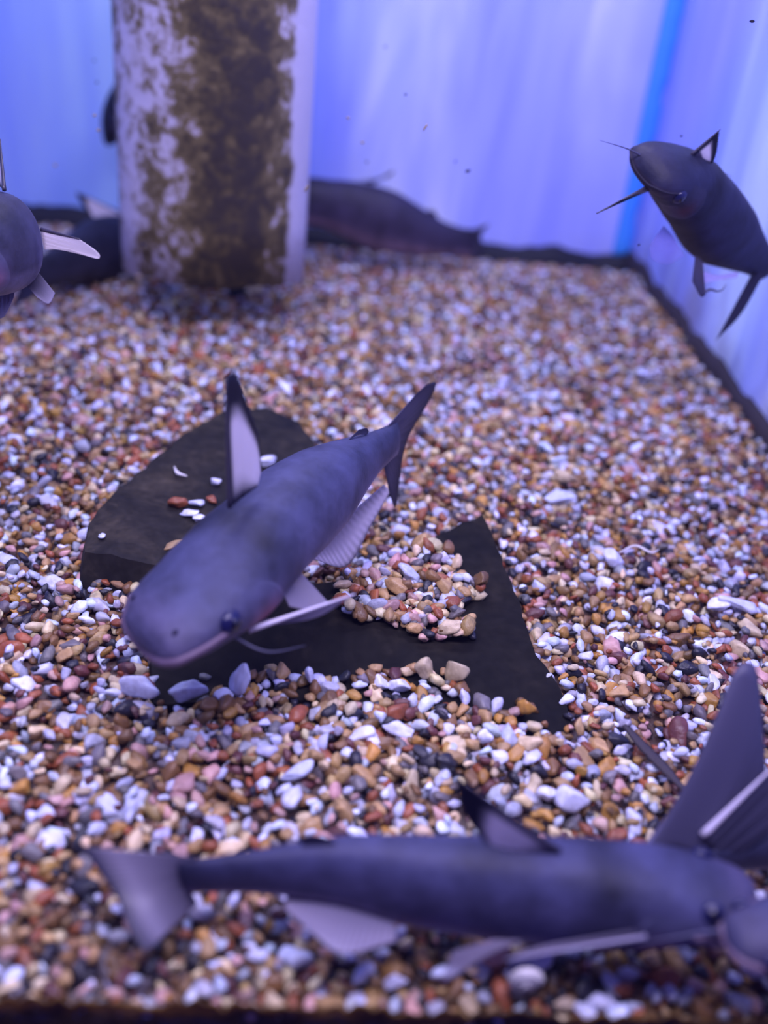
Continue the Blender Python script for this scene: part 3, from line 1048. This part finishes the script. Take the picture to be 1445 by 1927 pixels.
f.fin('pectoral_fin', [(468, 1186, .392), (476, 1160, .396)], [(668, 1118, .395), (600, 1160, .397), (520, 1176, .395)][::-1][::-1], pale_cols, thick=.0018,
      spine=(0, .0012, 'spine_white'), alpha=(.95, .8))
f.fin('pectoral_fin', [(296, 1078, .405), (305, 1064, .412)], [(300, 1062, .42), (322, 1052, .43), (330, 1040, .44)], pale_cols, thick=.0015, spine=(0, .001, 'spine_white'))
f.fin('pelvic_fin', [(520, 1090, .415), (552, 1062, .425)], [(545, 1142, .405), (590, 1150, .41), (622, 1138, .415)], pale_cols, thick=.0012, alpha=(.8, .55))
f.barbel([(252, 1225, .372), (232, 1245, .372), (240, 1275, .378)], .0008)
f.barbel([(425, 1190, .385), (500, 1226, .382), (575, 1215, .39)], .0007)

# --- the catfish passing along the front glass
f = Fish('long catfish swimming right along the front glass at the bottom',
         [(1425, 1706, .330), (1350, 1697, .331), (1260, 1688, .332), (1100, 1684, .333), (950, 1674, .332), (800, 1660, .331), (650, 1640, .330), (500, 1642, .330), (400, 1648, .331), (345, 1652, .332)],
         kw=.85, kh=1.02, kl=1.0, kt=1.12, tint=(.95, .92, 1.0))
f.gill((1, -1))
f.eye(.095, 42, .0040); f.eye(.095, 138, .0040)
f.fin('dorsal_fin', [(1052, 1602), (1020, 1604), (985, 1606)], [(846, 1452), (868, 1530), (912, 1586)], dorsal_cols, at=.33, thick=.0018, spine=(0, .0011, 'spine'), ragged=.05,
      label='white dorsal fin with black tip and front edge')
f.fin('adipose_fin', [(640, 1588), (600, 1590), (570, 1592)], [(610, 1574), (585, 1570), (560, 1578)], dusk_cols, at=.72, thick=.0015)
f.fin('tail_fin', [(372, 1612), (350, 1650), (372, 1700)], [(146, 1592, .330), (190, 1650, .326), (222, 1700, .322), (240, 1750, .316), (272, 1796, .311)], lambda u_, v: lerp(GREY, lerp(MID * 1.1, DARK * 4, (v - .7) / .25), v * 1.2) * streak(u_, v), at=1.0, thick=.002, ragged=.03)
f.fin('anal_fin', [(745, 1738, .326), (640, 1702, .329), (540, 1688, .331)], [(745, 1772, .320), (645, 1795, .312), (590, 1758, .316), (535, 1710, .325)], lambda u_, v: lerp(GREY * 1.6, MID * 1.25, v * 1.5) * streak(u_, v), at=.62, thick=.0016, label='pale pink anal fin')
f.fin('pelvic_fin', [(985, 1770, .318), (930, 1768, .318)], [(905, 1800, .316), (835, 1845, .316), (850, 1790, .318)], lambda u_, v: MID * 1.2 * streak(u_, v), thick=.0012, alpha=(.8, .45))
f.fin('pectoral_fin', [(1215, 1762, .316), (1190, 1750, .316)], [(950, 1806, .312), (985, 1790, .313), (1040, 1776, .314)], pale_cols, thick=.0014, spine=(0, .0009, 'spine_grey'))
f.barbel([(1372, 1748, .316), (1300, 1760, .312), (1200, 1776, .311)], .0009)

# --- the catfish whose tail rises at the right edge and whose head comes back in below
f = Fish('catfish at the right edge, its forked tail raised behind the bottom catfish',
         [(1372, 1770, .3105), (1450, 1762, .3135), (1600, 1720, .320), (1740, 1670, .332), (1750, 1610, .350), (1620, 1585, .364), (1470, 1600, .366), (1340, 1620, .362), (1262, 1632, .358)],
         kw=.72, kh=.95, kl=.8, kt=1.15, L=.165, tint=(.95, .95, 1))
f.gill()
f.eye(.045, 14, .0034); f.eye(.045, 166, .0034)
TAILC = np.array((.125, .12, .215))
f.fin('tail_fin', [(1190, 1622, .360), (1262, 1605, .360), (1352, 1642, .360)],
      [(1345, 1415, .362), (1352, 1345, .362), (1374, 1268, .362), (1398, 1242, .362), (1420, 1258, .362), (1432, 1340, .362), (1442, 1450, .364)],
      lambda u_, v: lerp(TAILC * .9, TAILC, v) * (1.9 if u_ < .10 else 1) * (1 + .05 * math.sin(u_ * 90)), thick=.0045, ragged=.01, rays=0, bulge=.004)
f.fin('tail_fin', [(1322, 1572, .357), (1352, 1645, .362)], [(1450, 1448, .352), (1510, 1430, .352), (1530, 1500, .354), (1400, 1600, .358)],
      lambda u_, v: lerp(TAILC * .9, TAILC * .8, v), thick=.004, spine=(0, .0016, 'spine_white'))
f.fin('dorsal_fin', [(1640, 1600, .37), (1600, 1590, .375), (1560, 1585, .38)], [(1600, 1480, .36), (1570, 1520, .37), (1545, 1575, .38)], dorsal_cols, thick=.0018)

# --- upper right catfish
f = Fish('dark catfish hovering high by the right wall, seen from the front side',
         [(1213, 325, .520), (1240, 322, .528), (1278, 345, .545), (1318, 385, .565), (1352, 425, .585), (1390, 462, .605), (1425, 490, .622), (1452, 505, .634)],
         up=(.45, -.25, .85), kw=1.15, kh=1.22, kl=1.38, kt=1.30, dark=.34, lips='lip_skin', belly=.22, lipr=.45, tint=(.85, .9, 1.1))
f.gill()
f.eye(.10, 182, .0040); f.eye(.10, -2, .0040)
f.fin('dorsal_fin', [(1300, 292), (1312, 302), (1322, 318)], [(1356, 243), (1350, 285), (1340, 312)], lambda u_, v: lerp(WHITE if v > .25 else GREY, DARK, max((v - .62) / .12, (.18 - u_) / .1)), at=.3, thick=.0016,
      spine=(0, .0009, 'spine'), ragged=.1, label='white dorsal fin with black tip and edges')
f.fin('adipose_fin', [(1386, 402), (1392, 408), (1398, 416)], [(1392, 398), (1400, 402), (1404, 412)], dusk_cols, at=.72, thick=.0014)
f.fin('tail_fin', [(1436, 486, .622), (1430, 505, .625), (1412, 520, .622)], [(1500, 440, .65), (1490, 480, .64), (1446, 505, .63), (1395, 590, .625), (1346, 642, .62)], lambda u_, v: DARK * 3 * streak(u_, v), thick=.0022)
f.fin('pectoral_fin', [(1232, 345, .528), (1228, 356, .528)], [(1122, 402, .515), (1140, 394, .516), (1165, 378, .518)], lambda u_, v: lerp(MID, DARK * 1.5, v * 2), thick=.0024, spine=(0, .0012, 'spine'))
f.fin('pectoral_fin', [(1248, 425, .555), (1262, 440, .557)], [(1222, 462, .55), (1228, 490, .55), (1258, 498, .555), (1290, 482, .56)], lambda u_, v: MID * np.array((1, 1, 1.9)), thick=.001, alpha=(.5, .22))
f.fin('pelvic_fin', [(1308, 480, .578), (1322, 492, .580)], [(1302, 530, .572), (1318, 558, .572), (1328, 556, .574)], dusk_cols, thick=.0012)
f.fin('anal_fin', [(1314, 508, .585), (1350, 518, .592), (1388, 512, .60)], [(1318, 535, .583), (1350, 528, .59), (1388, 522, .598)], lambda u_, v: WHITE * np.array((.7, .7, 1.1)), thick=.001, alpha=(.8, .5))
f.barbel([(1212, 296, .522), (1180, 280, .515), (1128, 264, .508)], .0006)
f.barbel([(1330, 305, .55), (1352, 320, .55), (1378, 333, .55)], .0005)
f.barbel([(1322, 552, .575), (1336, 545, .575), (1348, 548, .575), (1358, 546, .575), (1366, 536, .575)], .0010).name = 'dropping'

# --- left edge catfish facing the camera
f = Fish('grey catfish at the left edge facing the camera, one white fin spread',
         [(-260, 545, .405), (-190, 522, .425), (-80, 492, .455), (0, 468, .487), (-25, 462, .52), (-50, 455, .56), (-80, 448, .60), (-120, 440, .63)],
         up=(0, 0, 1), kw=.98, kh=1.28, kl=1.22, tint=(1.05, 1.0, 1.0), L=.205, belly=.6)
f.gill()
f.eye(.13, 28, .0036); f.eye(.13, 152, .0036)
f.fin('dorsal_fin', [(8, 358, .475), (4, 352, .490), (-2, 348, .505)], [(0, 262, .485), (-10, 285, .50), (-14, 330, .51)], dorsal_cols, thick=.0016, spine=(0, .0010, 'spine'))
f.fin('pectoral_fin', [(78, 432, .470), (84, 470, .470)], [(150, 450, .462), (182, 472, .460), (189, 484, .460), (178, 486, .460), (130, 468, .464)], lambda u_, v: lerp(WHITE, WHITE * .8, v), thick=.0018,
      spine=(0, .0011, 'spine'), label='white pectoral fin edged in grey')
f.fin('pelvic_fin', [(42, 528, .50), (72, 512, .50)], [(70, 560, .495), (92, 572, .495), (104, 552, .498)], lambda u_, v: lerp(GREY, MID * 1.3, v), thick=.0014)
f.fin('pelvic_fin', [(-10, 545, .50), (28, 545, .50)], [(-12, 600, .495), (8, 596, .495), (26, 560, .498)], lambda u_, v: MID * 1.2, thick=.0014)
f.fin('tail_fin', [(-118, 415, .63), (-118, 462, .63)], [(-150, 350, .68), (-140, 440, .67), (-150, 520, .68)], caudal_cols, thick=.002)

# --- low catfish behind the pipe, left side
f = Fish('dark catfish resting on the gravel behind the left side of the pipe',
         [(462, 466, .930), (430, 462, .932), (370, 460, .930), (300, 462, .925), (240, 466, .900), (180, 478, .860), (130, 496, .825), (90, 514, .80), (60, 530, .785)],
         kw=.9, kh=1.02, kl=.90, kt=1.65, dark=.36, lips='lip_dark', belly=.3, L=.235)
f.gill()
f.eye(.1, 0, .004); f.eye(.1, 180, .004)
f.fin('dorsal_fin', [(228, 402, .90), (210, 416, .89), (192, 428, .88)], [(143, 361, .875), (150, 378, .875), (178, 416, .878)], lambda u_, v: lerp(WHITE, DARK, (v - .72) / .1), thick=.002, spine=(0, .0012, 'spine'),
      label='pale dorsal fin with black tip')
f.fin('tail_fin', [(80, 500, .795), (62, 525, .785), (76, 548, .78)], [(20, 490, .76), (35, 540, .75), (22, 580, .735)], lambda u_, v: DARK * 3, thick=.002)
f.fin('pectoral_fin', [(422, 508, .885), (456, 508, .885)], [(424, 541, .862), (442, 562, .853), (466, 541, .862)], lambda u_, v: DARK, thick=.003)

# --- low catfish behind the pipe, right side
f = Fish('brown-grey catfish lying against the back wall right of the pipe',
         [(440, 402, .925), (470, 395, .930), (530, 386, .940), (600, 386, .945), (670, 402, .950), (740, 424, .955), (810, 448, .962), (860, 458, .968), (890, 460, .972)],
         kw=.8, kh=1.1, kl=1.05, kt=1.65, dark=.55, lips='lip_dark', belly=1.0, L=.22, tint=(1.15, .9, 1.0))
f.gill()
f.eye(.1, 0, .004); f.eye(.1, 180, .004)
f.fin('dorsal_fin', [(700, 346), (685, 342), (670, 340)], [(742, 320), (736, 330), (712, 340)], dusk_cols, at=.45, thick=.002, spine=(0, .0008, 'spine'))
f.fin('adipose_fin', [(800, 402), (810, 407), (818, 412)], [(806, 394), (818, 398), (824, 410)], dusk_cols, at=.8, thick=.002)
f.fin('tail_fin', [(868, 440), (865, 458), (868, 474)], [(922, 420), (905, 445), (912, 470), (900, 490)], caudal_cols, at=1, thick=.002)
f.fin('anal_fin', [(690, 440), (740, 458), (790, 472)], [(710, 468), (760, 482), (800, 482)], pale_cols, at=.65, thick=.0015)

# --- head of the catfish hidden behind the pipe
f = Fish('nearly black catfish hidden behind the pipe, only its head showing at left',
         [(212, 266, .922), (208, 246, .920), (217, 205, .915), (262, 150, .905), (310, 90, .895), (370, 30, .885), (430, -30, .875), (470, -70, .868)],
         up=(-.7, -.2, .5), kw=.9, kh=.70, kl=.9, dark=.16, lips='lip_dark', belly=.6)
f.gill()
f.eye(.1, 0, .004); f.eye(.1, 180, .004)
f.fin('tail_fin', [(462, -80, .87), (478, -60, .87)], [(500, -140, .86), (510, -110, .86), (540, -80, .86)], dusk_cols, thick=.002)
f.barbel([(200, 222, .92), (192, 235, .92), (190, 248, .92)], .0006)


# ------------------------------------------------------------------ small litter
M['twig'] = mat('twig', (0.045, 0.030, 0.028), .8, .2, .8, 400)
M['leaf'] = mat('dead_leaf', (0.050, 0.042, 0.050), .7, .2, .8, 300)
M['shell'] = mat('shell', (.72, .70, .68), .35, .5, .4, 500)
M['speck'] = mat('speck', (0.020, 0.018, 0.03), .8, .2)
M['flake'] = mat('flake', (.30, .24, .14), .8, .2)


def litter(name, pts, r, m, label, cat, taper=.5):
    P = catmull([G(x, y, z) for x, y, z in pts], 16)
    o = tube(name, P, [r * (1 - taper * abs(i / 7.5 - 1)) for i in range(16)], m, None, 8)
    tag(o, label, cat)
    return o


# a flat strip of dead leaf
def strip(name, pts, w, m, label, cat):
    P = np.array(catmull([G(x, y, z) for x, y, z in pts], 24))
    V, F = [], []
    for i, p in enumerate(P):
        t = P[min(i + 1, 23)] - P[max(i - 1, 0)]; s_ = np.cross(t, (0, 0, 1)); s_ /= np.linalg.norm(s_)
        ww = w * math.sin(math.pi * (.08 + .88 * i / 23)) ** .6 * (1 + .25 * noise.noise(Vector((i * .5, 0, 3))))
        for a_, b_ in ((-1, 0), (-.4, .5), (.4, .5), (1, 0), (.4, -.35), (-.4, -.35)):
            V.append(p + s_ * ww * a_ + np.array((0, 0, .0012 * b_)))
    for i in range(23):
        for k in range(6):
            F.append((i * 6 + k, i * 6 + (k + 1) % 6, (i + 1) * 6 + (k + 1) % 6, (i + 1) * 6 + k))
    F.append((0, 1, 2, 3, 4, 5)); F.append(tuple(23 * 6 + k for k in range(6))[::-1])
    o = mesh_obj(name, V, F, m); tag(o, label, cat); return o


strip('leaf_strip', [(1175, 1365, .006), (1215, 1410, .0055), (1250, 1445, .005), (1290, 1490, .006)], .0030, M['leaf'], 'dark brown strip of dead leaf on the gravel above the raised tail', 'leaf')
litter('twig', [(852, 936, .006), (875, 941, .0065), (895, 950, .0055)], .0012, M['twig'], 'short black twig on the gravel behind the pointed slate', 'twig')
litter('twig', [(1285, 862, .0055), (1300, 838, .008), (1325, 822, .008), (1350, 812, .006)], .0006, M['twig'], 'thin curved reddish twig on the gravel near the right wall', 'twig')
litter('root_thread', [(1165, 1040, .007), (1195, 1027, .009), (1225, 1040, .008), (1240, 1034, .006)], .0008, M['shell'], 'thin white curled thread on the gravel right of the pointed slate', 'thread', .6)
litter('shell_chip', [(328, 878, .0175), (334, 890, .0180), (352, 896, .0175)], .0011, M['shell'], 'curved white sliver lying on the rear slate slab', 'shell', .7)
# plant sprig
spr = bpy.data.objects.new('plant_sprig', None); COL.objects.link(spr); spr.empty_display_size = .005
b0 = G(340, 715, .007); spr.location = tuple(b0)
tag(spr, 'tiny dark forked plant sprig above the rear slate slab', 'plant')
for pts in ([(345, 712), (325, 728), (302, 740)], [(330, 725), (322, 742), (310, 752)], [(325, 730), (328, 740), (322, 750)]):
    P = catmull([G(x, y, .008) for x, y in pts], 10)
    tube('stem', P, [.0006 * (1 - .05 * i) for i in range(10)], M['twig'], spr, 6)

# snail shell (a coiled tube) against the front glass
def snail():
    c = G(985, 1842, .003)
    pts, rr = [], []
    for i in range(70):
        t = i / 69
        a = t * 6.283 * 2.6
        R = .0042 * (1 - t) ** 1.1 + .0003
        pts.append(c + np.array((R * math.cos(a), -.0010 - .0030 * t, R * math.sin(a) * .9 + .001)))
        rr.append(.0019 * (1 - t) ** 1.0 + .0003)
    o = tube('snail_shell', pts, rr, M['shell'], None, 12)
    tag(o, 'small white coiled snail shell at the foot of the front glass', 'shell')


snail()

# algae crust along the foot of the front pane
def algae():
    m, nt, b = nt_mat('algae')
    v = mapping(nt, (1, 1, 1))
    n = noise_node(nt, v, 60, 4, .6, .4)
    r = ramp(nt, [(.3, (.030, .020, .012)), (.46, (.16, .085, .020)), (.6, (.36, .22, .05)), (.75, (.55, .42, .20))])
    nt.links.new(n.outputs['Fac'], r.inputs['Fac']); nt.links.new(r.outputs['Color'], b.inputs['Base Color'])
    b.inputs['Roughness'].default_value = .8
    tl = nt.nodes.new('ShaderNodeBsdfTranslucent'); nt.links.new(r.outputs['Color'], tl.inputs[0])
    mx = nt.nodes.new('ShaderNodeMixShader'); mx.inputs[0].default_value = .65
    nt.links.new(b.outputs[0], mx.inputs[1]); nt.links.new(tl.outputs[0], mx.inputs[2])
    nt.links.new(mx.outputs[0], nt.nodes['Material Output'].inputs[0])
    V, F = [], []
    nx_, nz = 260, 10
    x0, x1 = -.13, .22
    for i in range(nx_ + 1):
        x = x0 + (x1 - x0) * i / nx_
        top = .0048 + .0050 * noise.noise(Vector((x * 60, 2, 0))) + .0036 * noise.noise(Vector((x * 260, 7, 0)))
        for j in range(nz + 1):
            v_ = j / nz
            z = -.022 + (top + .022) * v_
            y = YF - .0038 + .0042 * math.sin(math.pi * v_ * .95 + .05) * (1 + .6 * noise.noise(Vector((x * 180, z * 300, 3)))) 
            V.append((x, y, z))
    for i in range(nx_):
        for j in range(nz):
            a0 = i * (nz + 1) + j
            F.append((a0, a0 + nz + 1, a0 + nz + 2, a0 + 1))
    o = mesh_obj('algae_crust', V, F, m)
    so = o.modifiers.new('thickness', 'SOLIDIFY'); so.thickness = .0008
    tag(o, 'brown and yellow algae crust along the foot of the front glass', 'algae', kind='stuff')


algae()

# specks drifting in the water
specks = [(104, 311, .7, 1), (178, 217, .6, 1), (177, 114, .75, 0), (268, 460, .66, 2), (655, 222, .6, 1), (800, 240, .55, 3), (690, 305, .7, 0),
          (880, 322, .62, 2), (857, 304, .66, 0), (763, 178, .6, 0), (725, 88, .7, 0), (1415, 40, .5, 2), (682, 268, .62, 1), (1282, 256, .56, 0), (1202, 461, .55, 0), (182, 155, .7, 0), (576, 355, .6, 3), (185, 245, .6, 1)]
for k, (px, py, d, ty) in enumerate(specks):
    V, F = ico(2)
    r = .0011 * (d / .6) * (1.0 if ty else .75)
    sc = np.array((1.0, .6, .7)) if ty != 3 else np.array((.6, .5, 2.2))
    if ty == 2: sc = np.array((1.5, .6, .8))
    V = V * r * sc * (1 + .25 * np.array([noise.noise(Vector(v) * 2 + Vector((k, 0, 0))) for v in V]))[:, None]
    th = rnd.uniform(-.6, .6) if ty != 3 else .5
    R = np.array(Matrix.Rotation(th, 3, 'Y'))
    o = mesh_obj('water_speck', V @ R.T, [tuple(q) for q in F], M['flake'] if ty in (1, 3) else M['speck'])
    o.location = tuple(D(px, py, d))
    SL = {104: 'tiny dark speck in the water above the left edge fish', 178: 'tan speck in the water left of the pipe, near the hidden black head',
          177: 'dark speck in the water left of the pipe, topmost of those near it', 655: 'tan speck in the water right of the pipe, at its mid height',
          690: 'dark speck in the water just above the fish by the back wall', 857: 'small dark speck adrift left of the dark oblong one',
          763: 'dark speck in the water upper middle of the back wall', 725: 'dark speck in the water, highest before the back wall',
          682: 'tan speck in the water right of the pipe, above the fish by the wall', 1282: 'dark speck in the water above the head of the high right catfish',
          1202: 'dark speck in the water below the head of the high right catfish', 182: 'dark speck in the water close beside the left edge of the pipe',
          576: '', 185: 'tan speck in the water just below the hidden black head'}
    if ty == 3: lab = 'tan fleck drifting in the water, larger than the specks around it' if px == 800 else 'tan fleck drifting in front of the right edge of the pipe'
    elif ty in (0, 1): lab = SL[px]
    else: lab = {268: 'dark speck drifting in front of the lower left of the pipe', 880: 'dark oblong speck adrift above the catfish by the back wall', 1415: 'dark sliver drifting in the top right corner of the photo'}[px]
    tag(o, lab, 'debris', 'specks drifting in the water')
